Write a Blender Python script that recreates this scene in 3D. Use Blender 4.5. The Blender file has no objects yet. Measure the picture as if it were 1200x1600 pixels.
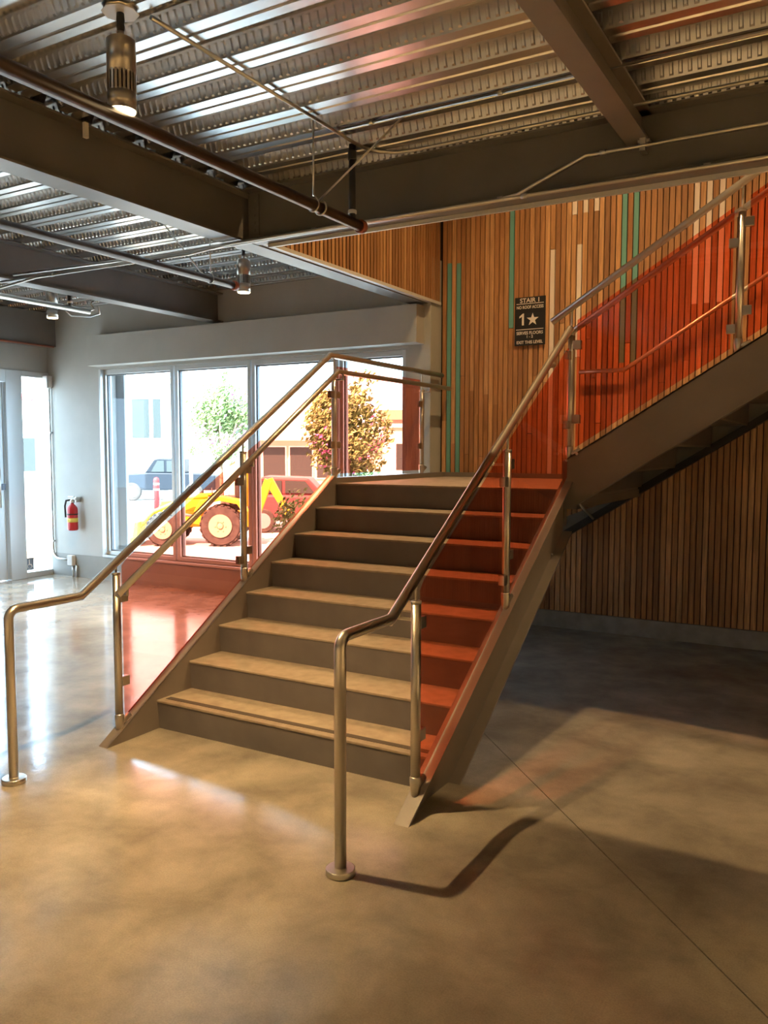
import bpy, bmesh, math, random
from mathutils import Vector, Matrix
random.seed(7)
S = bpy.context.scene
COL = S.collection
PI = math.pi

# ------------------------------------------------------------------ camera
F_PX = 1280.7
YAW, PITCH, ROLL = math.radians(30.063), math.radians(-4.3217), math.radians(0.108)
CAM = Vector((3.6209, -3.5176, 1.6877))
_fw = Vector((-math.sin(YAW)*math.cos(PITCH), math.cos(YAW)*math.cos(PITCH), math.sin(PITCH)))
_rt = Vector((math.cos(YAW), math.sin(YAW), 0)); _up = _rt.cross(_fw)
CR = math.cos(ROLL)*_rt + math.sin(ROLL)*_up
CU = -math.sin(ROLL)*_rt + math.cos(ROLL)*_up
cam_d = bpy.data.cameras.new('camera'); cam = bpy.data.objects.new('camera', cam_d); COL.objects.link(cam)
cam_d.sensor_fit = 'HORIZONTAL'; cam_d.sensor_width = 36.0; cam_d.lens = F_PX/1200*36.0
cam_d.clip_start = 0.05; cam_d.clip_end = 300
M = Matrix((CR, CU, -_fw)).transposed().to_4x4(); M.translation = CAM
cam.matrix_world = M
S.camera = cam

# ------------------------------------------------------------------ world, sun, exposure
W = bpy.data.worlds.new('sky'); S.world = W; W.use_nodes = True
bg = W.node_tree.nodes['Background']
bg.inputs[0].default_value = (0.56, 0.78, 1.0, 1); bg.inputs[1].default_value = 6.4
sun_d = bpy.data.lights.new('sun_offscreen', 'SUN'); sun_d.energy = 23.0; sun_d.angle = 0.0093; sun_d.color = (1, .95, .86)
sun = bpy.data.objects.new('sun_offscreen', sun_d); COL.objects.link(sun)
sun.rotation_euler = Vector((0.03, 0.80, -0.95)).to_track_quat('-Z', 'Y').to_euler()
sun.location = (0, 0, 20)
S.view_settings.view_transform = 'Standard'; S.view_settings.look = 'None'
S.view_settings.gamma = 1.0; S.view_settings.exposure = 1.3; S.view_settings.use_curve_mapping = False
LAMP_POWER = 1250.0
DIM_POWER = 250.0
HALL_POWER = 1250.0
STAIRWELL_POWER = 330.0
LAMP_COLOR = (1.0, 0.65, 0.29)

def pixdir(px, py):
    return _fw + CR*((px-600)/F_PX) - CU*((py-800)/F_PX)
def pix(px, py, dist):            # the point at a horizontal distance from the camera
    d = pixdir(px, py); return CAM + d*(dist/math.hypot(d.x, d.y))

# ------------------------------------------------------------------ materials
def mat(name, col, rough=.5, metal=0., spec=.5):
    m = bpy.data.materials.new(name); m.use_nodes = True
    b = m.node_tree.nodes['Principled BSDF']
    b.inputs['Base Color'].default_value = (*col, 1); b.inputs['Roughness'].default_value = rough
    b.inputs['Metallic'].default_value = metal; b.inputs['Specular IOR Level'].default_value = spec
    return m
def nd(m, t, **kw):
    n = m.node_tree.nodes.new(t)
    for k, v in kw.items(): setattr(n, k, v)
    return n
def lk(m, a, b): m.node_tree.links.new(a, b)
def noisy(name, c1, c2, rough=.5, metal=0., scale=8, detail=6, r2=None, bump=0., stretch=(1, 1, 1), spec=.5, coord='Object', lo=.3, hi=.7):
    m = mat(name, c1, rough, metal, spec); b = m.node_tree.nodes['Principled BSDF']
    tc = nd(m, 'ShaderNodeTexCoord'); mp = nd(m, 'ShaderNodeMapping'); mp.inputs['Scale'].default_value = stretch
    n = nd(m, 'ShaderNodeTexNoise'); n.inputs['Scale'].default_value = scale; n.inputs['Detail'].default_value = detail
    r = nd(m, 'ShaderNodeValToRGB'); r.color_ramp.elements[0].color = (*c1, 1); r.color_ramp.elements[1].color = (*c2, 1)
    r.color_ramp.elements[0].position = lo; r.color_ramp.elements[1].position = hi
    if coord == 'World':
        g = nd(m, 'ShaderNodeNewGeometry'); lk(m, g.outputs['Position'], mp.inputs[0])
    else: lk(m, tc.outputs[coord], mp.inputs[0])
    lk(m, mp.outputs[0], n.inputs['Vector']); lk(m, n.outputs['Fac'], r.inputs[0]); lk(m, r.outputs[0], b.inputs['Base Color'])
    if r2 is not None:
        mr = nd(m, 'ShaderNodeMapRange'); mr.inputs[1].default_value = .3; mr.inputs[2].default_value = .7
        mr.inputs[3].default_value = rough; mr.inputs[4].default_value = r2
        lk(m, n.outputs['Fac'], mr.inputs[0]); lk(m, mr.outputs[0], b.inputs['Roughness'])
    if bump:
        bp = nd(m, 'ShaderNodeBump'); bp.inputs['Strength'].default_value = bump; bp.inputs['Distance'].default_value = .004
        lk(m, n.outputs['Fac'], bp.inputs['Height']); lk(m, bp.outputs[0], b.inputs['Normal'])
    return m
def glassy(name, col, ior=1.5, rough=0.0):
    m = bpy.data.materials.new(name); m.use_nodes = True; t = m.node_tree
    for n in list(t.nodes): t.nodes.remove(n)
    o = nd(m, 'ShaderNodeOutputMaterial'); mx = nd(m, 'ShaderNodeMixShader'); tr = nd(m, 'ShaderNodeBsdfTransparent')
    gl = nd(m, 'ShaderNodeBsdfGlossy'); lw = nd(m, 'ShaderNodeLayerWeight'); lw.inputs[0].default_value = .5
    pw = nd(m, 'ShaderNodeMath', operation='POWER'); pw.inputs[1].default_value = 5.0; fr = nd(m, 'ShaderNodeMath', operation='MULTIPLY_ADD')
    f0 = ((ior-1)/(ior+1))**2; fr.inputs[1].default_value = .9-f0; fr.inputs[2].default_value = f0
    lk(m, lw.outputs['Facing'], pw.inputs[0]); lk(m, pw.outputs[0], fr.inputs[0])
    tr.inputs[0].default_value = (*col, 1); gl.inputs['Roughness'].default_value = rough
    lk(m, fr.outputs[0], mx.inputs[0]); lk(m, tr.outputs[0], mx.inputs[1]); lk(m, gl.outputs[0], mx.inputs[2]); lk(m, mx.outputs[0], o.inputs[0])
    return m
def emit(name, col, st):
    m = mat(name, (0, 0, 0)); b = m.node_tree.nodes['Principled BSDF']
    b.inputs['Emission Color'].default_value = (*col, 1); b.inputs['Emission Strength'].default_value = st
    return m
def make_floor_mat():
    m = mat('polished_concrete', (.3, .27, .23), .2); b = m.node_tree.nodes['Principled BSDF']
    g = nd(m, 'ShaderNodeNewGeometry')
    def noise(sc, det, dist=0.):
        n = nd(m, 'ShaderNodeTexNoise'); n.inputs['Scale'].default_value = sc; n.inputs['Detail'].default_value = det
        n.inputs['Distortion'].default_value = dist; n.inputs['Roughness'].default_value = .62
        lk(m, g.outputs['Position'], n.inputs['Vector']); return n
    a, c, f = noise(.8, 6, .15), noise(3.0, 7, .25), noise(160, 2)
    r1 = nd(m, 'ShaderNodeValToRGB'); e = r1.color_ramp.elements
    e[0].position = .33; e[0].color = (.205, .18, .145, 1); e[1].position = .68; e[1].color = (.355, .318, .255, 1)
    r2 = nd(m, 'ShaderNodeValToRGB'); e = r2.color_ramp.elements
    e[0].position = .36; e[0].color = (.72, .71, .70, 1); e[1].position = .64; e[1].color = (1.08, 1.06, 1.04, 1)
    r3 = nd(m, 'ShaderNodeValToRGB'); e = r3.color_ramp.elements
    e[0].position = .3; e[0].color = (.86, .86, .86, 1); e[1].position = .7; e[1].color = (1.08, 1.08, 1.08, 1)
    x1 = nd(m, 'ShaderNodeMixRGB', blend_type='MULTIPLY'); x1.inputs[0].default_value = 1
    x2 = nd(m, 'ShaderNodeMixRGB', blend_type='MULTIPLY'); x2.inputs[0].default_value = 1
    lk(m, a.outputs['Fac'], r1.inputs[0]); lk(m, c.outputs['Fac'], r2.inputs[0]); lk(m, f.outputs['Fac'], r3.inputs[0])
    lk(m, r1.outputs[0], x1.inputs[1]); lk(m, r2.outputs[0], x1.inputs[2]); lk(m, x1.outputs[0], x2.inputs[1]); lk(m, r3.outputs[0], x2.inputs[2])
    lk(m, x2.outputs[0], b.inputs['Base Color'])
    mr = nd(m, 'ShaderNodeMapRange'); mr.inputs[1].default_value = .3; mr.inputs[2].default_value = .7
    mr.inputs[3].default_value = .09; mr.inputs[4].default_value = .19
    lk(m, c.outputs['Fac'], mr.inputs[0]); lk(m, mr.outputs[0], b.inputs['Roughness'])
    n2 = noise(7, 3, .4)
    bp = nd(m, 'ShaderNodeBump'); bp.inputs['Strength'].default_value = .08; bp.inputs['Distance'].default_value = .01
    lk(m, n2.outputs['Fac'], bp.inputs['Height']); lk(m, bp.outputs[0], b.inputs['Normal'])
    return m
def make_wood():
    m = mat('wood_slat', (.4, .22, .11), .45); b = m.node_tree.nodes['Principled BSDF']
    oi = nd(m, 'ShaderNodeObjectInfo'); r = nd(m, 'ShaderNodeValToRGB'); cr = r.color_ramp
    tones = [(.0, (0.282, 0.138, 0.060)), (.2, (0.396, 0.202, 0.088)), (.42, (0.450, 0.226, 0.096)), (.6, (0.348, 0.170, 0.072)), (.78, (0.504, 0.270, 0.120)), (1., (0.600, 0.348, 0.168))]
    cr.elements[0].position = 0; cr.elements[0].color = (*tones[0][1], 1); cr.elements[1].position = 1; cr.elements[1].color = (*tones[-1][1], 1)
    for p, c in tones[1:-1]:
        el = cr.elements.new(p); el.color = (*c, 1)
    lk(m, oi.outputs['Random'], r.inputs[0])
    tc = nd(m, 'ShaderNodeTexCoord'); ad = nd(m, 'ShaderNodeVectorMath', operation='ADD'); mp = nd(m, 'ShaderNodeMapping')
    mp.inputs['Scale'].default_value = (34, 34, 1.6)
    sc = nd(m, 'ShaderNodeVectorMath', operation='SCALE'); sc.inputs['Scale'].default_value = 37.0
    cb = nd(m, 'ShaderNodeCombineXYZ'); lk(m, oi.outputs['Random'], cb.inputs[0]); lk(m, oi.outputs['Random'], cb.inputs[2])
    lk(m, cb.outputs[0], sc.inputs[0]); lk(m, tc.outputs['Object'], ad.inputs[0]); lk(m, sc.outputs[0], ad.inputs[1]); lk(m, ad.outputs[0], mp.inputs[0])
    n = nd(m, 'ShaderNodeTexNoise'); n.inputs['Scale'].default_value = 1.6; n.inputs['Detail'].default_value = 7; n.inputs['Distortion'].default_value = 1.4
    lk(m, mp.outputs[0], n.inputs['Vector'])
    r2 = nd(m, 'ShaderNodeValToRGB'); e = r2.color_ramp.elements
    e[0].position = .32; e[0].color = (.66, .62, .58, 1); e[1].position = .66; e[1].color = (1.12, 1.12, 1.12, 1)
    lk(m, n.outputs['Fac'], r2.inputs[0])
    x = nd(m, 'ShaderNodeMixRGB', blend_type='MULTIPLY'); x.inputs[0].default_value = 1
    lk(m, r.outputs[0], x.inputs[1]); lk(m, r2.outputs[0], x.inputs[2]); lk(m, x.outputs[0], b.inputs['Base Color'])
    return m
FLOOR = make_floor_mat(); WOOD = make_wood()
TEAL = mat('teal_paint', (.13, .34, .31), .5); WHITE_SLAT = mat('pale_paint', (.72, .62, .55), .5)
BACKING = mat('slat_backing', (.022, .013, .009), .9)
PLASTER = noisy('plaster', (.37, .37, .345), (.41, .41, .385), .75, scale=3)
PLASTER_BASE = noisy('base_band', (.24, .235, .215), (.28, .275, .25), .7, scale=4)
CURB = noisy('concrete_curb', (.22, .215, .20), (.31, .30, .28), .8, scale=9, bump=.2)
STEEL = noisy('charcoal_steel', (.135, .130, .122), (.165, .158, .148), .42, scale=3)
STAIR_STEEL = noisy('stair_steel', (.165, .138, .118), (.195, .165, .142), .42, scale=4)
RISER = noisy('riser_paint', (.115, .102, .100), (.145, .130, .126), .5, scale=5)
TREAD = noisy('tread_concrete', (.225, .178, .130), (.31, .25, .185), .75, scale=14, detail=8)
STRIP = mat('dark_strip', (.06, .045, .035), .8)
GALV = mat('galvanized_steel', (.60, .59, .57), .25, 1.0)
GALV_PIPE = mat('conduit_steel', (.62, .61, .58), .28, 1.0)
STAIN = mat('brushed_stainless', (.60, .555, .49), .33, 1.0)
STAIN_D = mat('clamp_stainless', (.50, .47, .43), .30, 1.0)
RED_GLASS = glassy('orange_red_glass', (.985, .55, .44), 1.45)
EDGE_GLASS = mat('glass_edge', (.55, .10, .05), .2)
PANE = glassy('window_glass', (.94, .97, .98), 1.25)
FRAME = mat('white_frame', (.52, .55, .56), .35, .3)
TRIM_W = mat('light_trim', (.58, .57, .55), .4)
DPIPE = noisy('dark_pipe', (.050, .032, .024), (.075, .048, .036), .4, .2, scale=6)
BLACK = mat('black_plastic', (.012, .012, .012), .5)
COPPER = mat('red_coupling', (.30, .08, .04), .45)
ALU = noisy('lamp_aluminium', (.40, .38, .35), (.46, .44, .41), .32, .9, scale=20)
GLOW = emit('lamp_glow', (1.0, .72, .38), 9)
RED = mat('extinguisher_red', (.42, .02, .025), .3)
YELLOW = mat('yellow_label', (.65, .52, .10), .6)
SIGN_BK = mat('sign_black', (.012, .012, .014), .45); SIGN_W = mat('sign_white', (.74, .68, .62), .6)
UPW = mat('upper_plaster', (.62, .58, .52), .8)

# ------------------------------------------------------------------ mesh helpers
WO = {}                             # world origin of every object made here
def link(o, parent=None, origin=(0, 0, 0)):
    COL.objects.link(o); origin = Vector(origin); WO[o.name] = origin
    if parent is not None:
        o.parent = parent; o.location = origin - WO[parent.name]
    else: o.location = origin
    return o
def tag(o, label=None, cat=None, group=None, kind=None):
    if label: o['label'] = label
    if cat: o['category'] = cat
    if group: o['group'] = group
    if kind: o['kind'] = kind
    return o
def thing(name, loc, label=None, cat=None, group=None, kind=None):
    return tag(link(bpy.data.objects.new(name, None), None, loc), label, cat, group, kind)
class MB:
    def __init__(s): s.v = []; s.f = []; s.sm = []
    def add(s, vs, fs, smooth=False):
        n = len(s.v); s.v += [tuple(v) for v in vs]; s.f += [tuple(i+n for i in f) for f in fs]
        s.sm += (list(smooth) if isinstance(smooth, (list, tuple)) else [smooth]*len(fs)); return s
    def hexa(s, p):               # 8 points: bottom 4 then top 4
        return s.add(p, [(3, 2, 1, 0), (4, 5, 6, 7), (0, 1, 5, 4), (1, 2, 6, 5), (2, 3, 7, 6), (3, 0, 4, 7)])
    def box(s, x0, x1, y0, y1, z0, z1):
        return s.hexa([(x0, y0, z0), (x1, y0, z0), (x1, y1, z0), (x0, y1, z0), (x0, y0, z1), (x1, y0, z1), (x1, y1, z1), (x0, y1, z1)])
    def prism(s, poly, axis, a, b):   # polygon in the plane across axis, extruded a..b
        def P(u, w, t): return {'x': (t, u, w), 'y': (u, t, w), 'z': (u, w, t)}[axis]
        n = len(poly); vs = [P(u, w, a) for u, w in poly]+[P(u, w, b) for u, w in poly]
        fs = [tuple(range(n))[::-1], tuple(range(n, 2*n))]+[(i, (i+1) % n, n+(i+1) % n, n+i) for i in range(n)]
        return s.add(vs, fs)
    def tube(s, pts, r, n=14, cap=True):
        pts = [Vector(p) for p in pts]; rings = []
        up = None
        for i, p in enumerate(pts):
            d1 = (p-pts[i-1]).normalized() if i else None; d2 = (pts[i+1]-p).normalized() if i < len(pts)-1 else None
            if d1 is None: d, k = d2, 1
            elif d2 is None: d, k = d1, 1
            else:
                d = (d1+d2).normalized(); k = 1/max(.35, d.dot(d1))
            if up is None:
                up = Vector((0, 0, 1)) if abs(d.z) < .9 else Vector((1, 0, 0))
            side = d.cross(up).normalized(); u2 = side.cross(d).normalized(); up = u2
            # keep the cross section round: stretch along the bend direction
            if d1 is not None and d2 is not None and (d2-d1).length > 1e-6:
                bd = (d2-d1).normalized()
            else: bd = None
            ring = []
            for j in range(n):
                a = 2*PI*j/n; o = side*math.cos(a)*r+u2*math.sin(a)*r
                if bd is not None: o = o+bd*(o.dot(bd))*(k-1)
                ring.append(p+o)
            rings.append(ring)
        vs = [v for rg in rings for v in rg]; fs = []; sm = []
        for i in range(len(rings)-1):
            for j in range(n):
                fs.append((i*n+j, i*n+(j+1) % n, (i+1)*n+(j+1) % n, (i+1)*n+j)); sm.append(True)
        if cap:
            fs += [tuple(range(n))[::-1], tuple(range((len(rings)-1)*n, len(rings)*n))]; sm += [False, False]
        return s.add(vs, fs, sm)
    def lathe(s, prof, c, n=24, axis='z'):   # prof: (r, h)
        vs = []; fs = []; sm = []
        for r, h in prof:
            for j in range(n):
                a = 2*PI*j/n; u, w = r*math.cos(a), r*math.sin(a)
                v = {'z': (u, w, h), 'y': (u, h, w), 'x': (h, u, w)}[axis]
                vs.append((c[0]+v[0], c[1]+v[1], c[2]+v[2]))
        for i in range(len(prof)-1):
            for j in range(n):
                fs.append((i*n+j, i*n+(j+1) % n, (i+1)*n+(j+1) % n, (i+1)*n+j)); sm.append(abs(prof[i][1]-prof[i+1][1]) > 1e-5 and abs(prof[i][0]-prof[i+1][0]) < abs(prof[i][1]-prof[i+1][1])*4)
        if prof[0][0] > 1e-6: fs.append(tuple(range(n))[::-1]); sm.append(False)
        if prof[-1][0] > 1e-6: fs.append(tuple(range((len(prof)-1)*n, len(prof)*n))); sm.append(False)
        return s.add(vs, fs, sm)
    def xf(s, m):
        s.v = [tuple(m @ Vector(v)) for v in s.v]; return s
    def build(s, name, m, parent=None, origin=None, bevel=0., seg=2):
        vs = [Vector(v) for v in s.v]
        if origin is None:
            lo = Vector([min(v[i] for v in vs) for i in range(3)]); hi = Vector([max(v[i] for v in vs) for i in range(3)]); origin = (lo+hi)/2
            origin.z = lo.z
        origin = Vector(origin)
        me = bpy.data.meshes.new(name); me.from_pydata([tuple(v-origin) for v in vs], [], s.f)
        me.polygons.foreach_set('use_smooth', s.sm)
        bm = bmesh.new(); bm.from_mesh(me); bmesh.ops.recalc_face_normals(bm, faces=bm.faces); bm.to_mesh(me); bm.free()
        me.materials.append(m); me.update()
        o = link(bpy.data.objects.new(name, me), parent, origin)
        if bevel:
            md = o.modifiers.new('bevel', 'BEVEL'); md.width = bevel; md.segments = seg; md.limit_method = 'ANGLE'; md.angle_limit = .6
        return o
def B(name, x0, x1, y0, y1, z0, z1, m, parent=None, bevel=0.): return MB().box(x0, x1, y0, y1, z0, z1).build(name, m, parent, bevel=bevel)
def T(name, pts, r, m, parent=None, n=14): return MB().tube(pts, r, n).build(name, m, parent)
_bc = {}
def shared_box(name, dx, dy, dz, loc, m, parent):        # alike pieces share one mesh; origin at bottom centre
    key = (round(dx, 3), round(dy, 3), round(dz, 2), m.name)
    if key not in _bc:
        mb = MB().box(-dx/2, dx/2, -dy/2, dy/2, 0, key[2]); me = bpy.data.meshes.new(name)
        me.from_pydata(mb.v, [], mb.f); me.materials.append(m); me.update(); _bc[key] = me
    return link(bpy.data.objects.new(name, _bc[key]), parent, loc)
def copy_tree(o, shift, parent=None):
    c = o.copy()
    if o.type == 'LIGHT':
        c.data = o.data.copy(); c.data.energy = STAIRWELL_POWER if shift[2] > 1 else DIM_POWER if shift[1] > 1 else HALL_POWER
    COL.objects.link(c); WO[c.name] = WO[o.name]+Vector(shift); c.parent = parent
    if parent is None: c.location = WO[c.name]
    for ch in list(o.children): copy_tree(ch, shift, c)
    return c
def arc(c, r, a0, a1, u, w, n=8):
    c, u, w = Vector(c), Vector(u), Vector(w)
    return [c+u*r*math.cos(a0+(a1-a0)*i/n)+w*r*math.sin(a0+(a1-a0)*i/n) for i in range(n+1)]

# ================================================================== THE ROOM
YWOOD = 4.00       # face of the slats
YWIN = 3.79        # face of the window wall
XLEFT = -5.80      # face of the left wall
SL = .1778/.2814   # slope of both flights
R_, T_ = .1778, .2814
LAND = 8*R_

# floor: two slabs parted by a diagonal saw cut
floor = tag(B('floor', -6.1, 8.2, -8.2, 4.3, -.30, -.03, CURB), kind='structure')
jp, jd = Vector((2.465, .141)), Vector((.965, -1.048)).normalized(); jn = Vector((-jd.y, jd.x))
def clip_poly(poly, side):
    out = []; f = lambda p: ((Vector(p)-jp).dot(jn)-.0025*side)*side
    for i, p in enumerate(poly):
        q = poly[(i+1) % len(poly)]; a, b = f(p), f(q)
        if a >= 0: out.append(p)
        if (a >= 0) != (b >= 0):
            t = a/(a-b); out.append((p[0]+(q[0]-p[0])*t, p[1]+(q[1]-p[1])*t))
    return out
rect = [(-6.1, -8.2), (8.2, -8.2), (8.2, 4.3), (-6.1, 4.3)]
for sd in (1, -1): MB().prism(clip_poly(rect, sd), 'z', -.03, 0).build('slab', FLOOR, floor)

# back wall with wood slats
wall_back = tag(B('wall_back', -.30, 8.2, 4.03, 4.30, 0, 6.6, BACKING), kind='structure')
tag(B('baseboard_back', -.07, 8.0, 4.00, 4.03, 0, .16, CURB, None), kind='structure')
PITCH_S = .0505; SW = .0415
colored = {1: [(1.42, 3.54, TEAL)], 3: [(1.42, 3.53, TEAL)], 14: [(2.86, 4.3, TEAL)], 22: [(1.46, 3.556, WHITE_SLAT)], 26: [(3.84, 4.4, WHITE_SLAT)],
           27: [(2.55, 3.567, WHITE_SLAT)], 28: [(3.842, 4.4, WHITE_SLAT)], 30: [(3.845, 4.4, WHITE_SLAT)], 35: [(2.475, 4.4, TEAL)], 37: [(2.475, 4.4, TEAL)],
           47: [(2.942, 4.4, WHITE_SLAT)], 49: [(2.942, 4.4, WHITE_SLAT)], 51: [(2.943, 4.4, WHITE_SLAT)]}
for k in range(84):
    xc = -.0348+PITCH_S*k
    cuts = [.165]
    segs = []
    for a, b, m in colored.get(k, []): segs.append((a, b, m))
    z = .165
    if not segs:
        j = random.uniform(1.55, 2.9)
        pieces = [(z, j, WOOD), (j, 6.0, WOOD)]
    else:
        a, b, m = segs[0]; pieces = [(z, a, WOOD), (a, b, m), (b, 6.0, WOOD)]
    for a, b, m in pieces:
        shared_box('slat', SW, .028, b-a-.002, (xc, YWOOD+.016, a), m, wall_back)

# stairwell side bulkhead with slats, hung beside the beam
wall_stairwell = tag(B('wall_stairwell', -.22, -.088, 1.16, 4.03, 3.50, 6.6, BACKING), kind='structure')
B('backing_board', -.13, -.088, 1.16, 4.0, 3.17, 3.5, BACKING, wall_stairwell)
for k in range(56):
    yc = 1.185+.0545*k
    if yc > 3.99: break
    shared_box('slat', .011, .036, 3.0, (-.0825, yc, 3.165), WOOD, wall_stairwell)
tag(B('trim_1', -.125, -.066, 1.16, 3.99, 3.135, 3.163, TRIM_W), kind='structure')
# other walls (mostly outside the frame)
tag(B('wall_right', 8.0, 8.2, -8.2, 4.03, 0, 6.6, PLASTER), kind='structure')
tag(B('wall_front', -6.1, 8.0, -8.2, -8.0, 0, 3.6, PLASTER), kind='structure')
tag(B('wall_upper', -.1, 8.0, 1.0, 1.15, 3.75, 6.6, UPW), kind='structure')
tag(B('ceiling_upper', -.22, 8.2, 1.0, 4.3, 6.6, 6.8, UPW), kind='structure')
tag(B('roof_slab', -6.3, 8.2, -8.2, 1.15, 3.58, 3.75, CURB), kind='structure')
tag(B('roof_slab_rear', -6.3, -.1, 1.15, 4.1, 3.58, 3.75, CURB), kind='structure')
tag(B('upper_floor', 5.36, 8.0, 1.15, 4.0, 3.50, 3.73, CURB), kind='structure')

# window wall: piers, head and sill wall around the opening
WX0, WX1, WZ0, WZ1 = -4.80, -.36, .33, 2.70
XEND = -.085
wall_window = thing('wall_window', (-3, YWIN, 0), kind='structure')
def wbox(n, *a, m=PLASTER): return B(n, *a, m, wall_window)
wbox('pier', -6.1, WX0, YWIN, 4.05, .30, 3.58)
wbox('head', WX0, XEND, YWIN, 4.05, WZ1, 3.58)
wbox('sill_wall', WX0, WX1, YWIN, 4.05, .30, WZ0)
wbox('pier', WX1, XEND, YWIN, 4.05, .30, WZ1)
wbox('return_wall', XEND-.03, XEND+.004, YWIN+.002, 4.03, 0, 3.13)
wbox('base_band', -5.8, XEND, YWIN-.008, 4.05, 0, .30, m=PLASTER_BASE)
tag(B('soffit_box', -4.83, XEND-.065, 3.62, YWIN, 2.735, 3.105, PLASTER, None, .002), kind='structure')
# four windows
edges = [(-4.74, -3.62), (-3.50, -2.43), (-2.32, -1.245), (-1.135, -.42)]
for i, (a, b) in enumerate(edges):
    w = thing('window_%d' % (i+1), ((a+b)/2, 3.86, WZ0), kind='structure')
    fr = .045
    f = MB().box(a-fr, a, 3.83, 3.93, WZ0, WZ1).box(b, b+fr, 3.83, 3.93, WZ0, WZ1).box(a, b, 3.83, 3.93, WZ1-.06, WZ1).box(a, b, 3.83, 3.93, WZ0, WZ0+.05)
    f.build('frame', FRAME, w, bevel=.003)
    g = .014
    f = MB().box(a, a+g, 3.862, 3.90, WZ0+.05, WZ1-.06).box(b-g, b, 3.862, 3.90, WZ0+.05, WZ1-.06).box(a+g, b-g, 3.862, 3.90, WZ1-.06-g, WZ1-.06).box(a+g, b-g, 3.862, 3.90, WZ0+.05, WZ0+.05+g)
    f.build('glazing_bead', BLACK if False else mat('bead_grey', (.16, .17, .18), .5), w)
    B('pane', a+g, b-g, 3.875, 3.881, WZ0+.05+g, WZ1-.06-g, PANE, w)
tag(B('trim_2', WX0, WX1, 3.77, 3.83, WZ0-.03, WZ0, FRAME, None, .003), kind='structure')
tag(B('trim_3', WX0, WX0+.03, 3.775, 3.83, WZ0, WZ1, FRAME, None), kind='structure')

# left wall with sidelight and door
wall_left = thing('wall_left', (XLEFT-.1, 0, 0), kind='structure')
B('masonry', XLEFT-.25, XLEFT, -8.2, 1.95, 0, 3.6, PLASTER, wall_left)
B('lintel', XLEFT-.25, XLEFT, 1.95, 4.05, 2.70, 3.6, PLASTER, wall_left)
B('jamb', XLEFT-.25, XLEFT, 3.90, 4.05, 0, 2.70, PLASTER, wall_left)
sdl = thing('window_5', (XLEFT-.05, 3.6, 0), kind='structure')
MB().box(XLEFT-.12, XLEFT+.01, 3.34, 3.385, 0, 2.70).box(XLEFT-.12, XLEFT+.01, 3.82, 3.90, 0, 2.70).box(XLEFT-.12, XLEFT+.01, 3.385, 3.82, 2.63, 2.70).box(XLEFT-.12, XLEFT+.01, 3.385, 3.82, 0, .07).build('frame', FRAME, sdl, bevel=.003)
B('pane', XLEFT-.06, XLEFT-.054, 3.385, 3.82, .07, 2.63, PANE, sdl)
dr = thing('door_1', (XLEFT-.05, 2.65, 0), kind='structure')
MB().box(XLEFT-.13, XLEFT+.03, 3.14, 3.34, 0, 2.70).box(XLEFT-.13, XLEFT+.03, 1.95, 2.1, 0, 2.70).box(XLEFT-.13, XLEFT+.03, 2.1, 3.14, 2.55, 2.70).build('door_frame', FRAME, dr, bevel=.003)
MB().box(XLEFT-.08, XLEFT-.03, 2.11, 2.2, .01, 2.54).box(XLEFT-.08, XLEFT-.03, 3.02, 3.13, .01, 2.54).box(XLEFT-.08, XLEFT-.03, 2.2, 3.02, 2.44, 2.54).box(XLEFT-.08, XLEFT-.03, 2.2, 3.02, .01, .26).build('leaf', FRAME, dr, bevel=.002)
B('pane', XLEFT-.058, XLEFT-.052, 2.2, 3.02, .26, 2.44, PANE, dr)
lb = B('lock_box', XLEFT-.03, XLEFT+.01, 3.03, 3.11, 1.17, 1.25, mat('lock_grey', (.09, .10, .12), .4, .5), dr)
T('pull_handle', [(XLEFT+.05, 3.0, .95), (XLEFT+.05, 3.0, 1.45)], .014, STAIN, dr)
acc = B('access_sticker', XLEFT-.053, XLEFT-.050, 3.40, 3.53, .09, .25, mat('sticker_blue', (.16, .20, .26), .5), sdl)
def on_glass(n, mb): return mb.build(n, SIGN_W, sdl)
xs = XLEFT-.0498
on_glass('symbol', MB().lathe([(.009, 0), (.009, .001)], (xs, 3.462, .222), 14, 'x'))
on_glass('symbol', MB().prism([(3.456, .212), (3.468, .212), (3.470, .172), (3.495, .168), (3.510, .130), (3.500, .126), (3.486, .156), (3.456, .160)], 'x', xs, xs+.001))
on_glass('symbol', MB().tube([(xs, 3.465+.030*math.cos(a*PI/10), .142+.030*math.sin(a*PI/10)) for a in range(6, 20)], .0028, 6))
acc['label'] = 'grey blue sticker with a pale wheelchair symbol'

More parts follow.
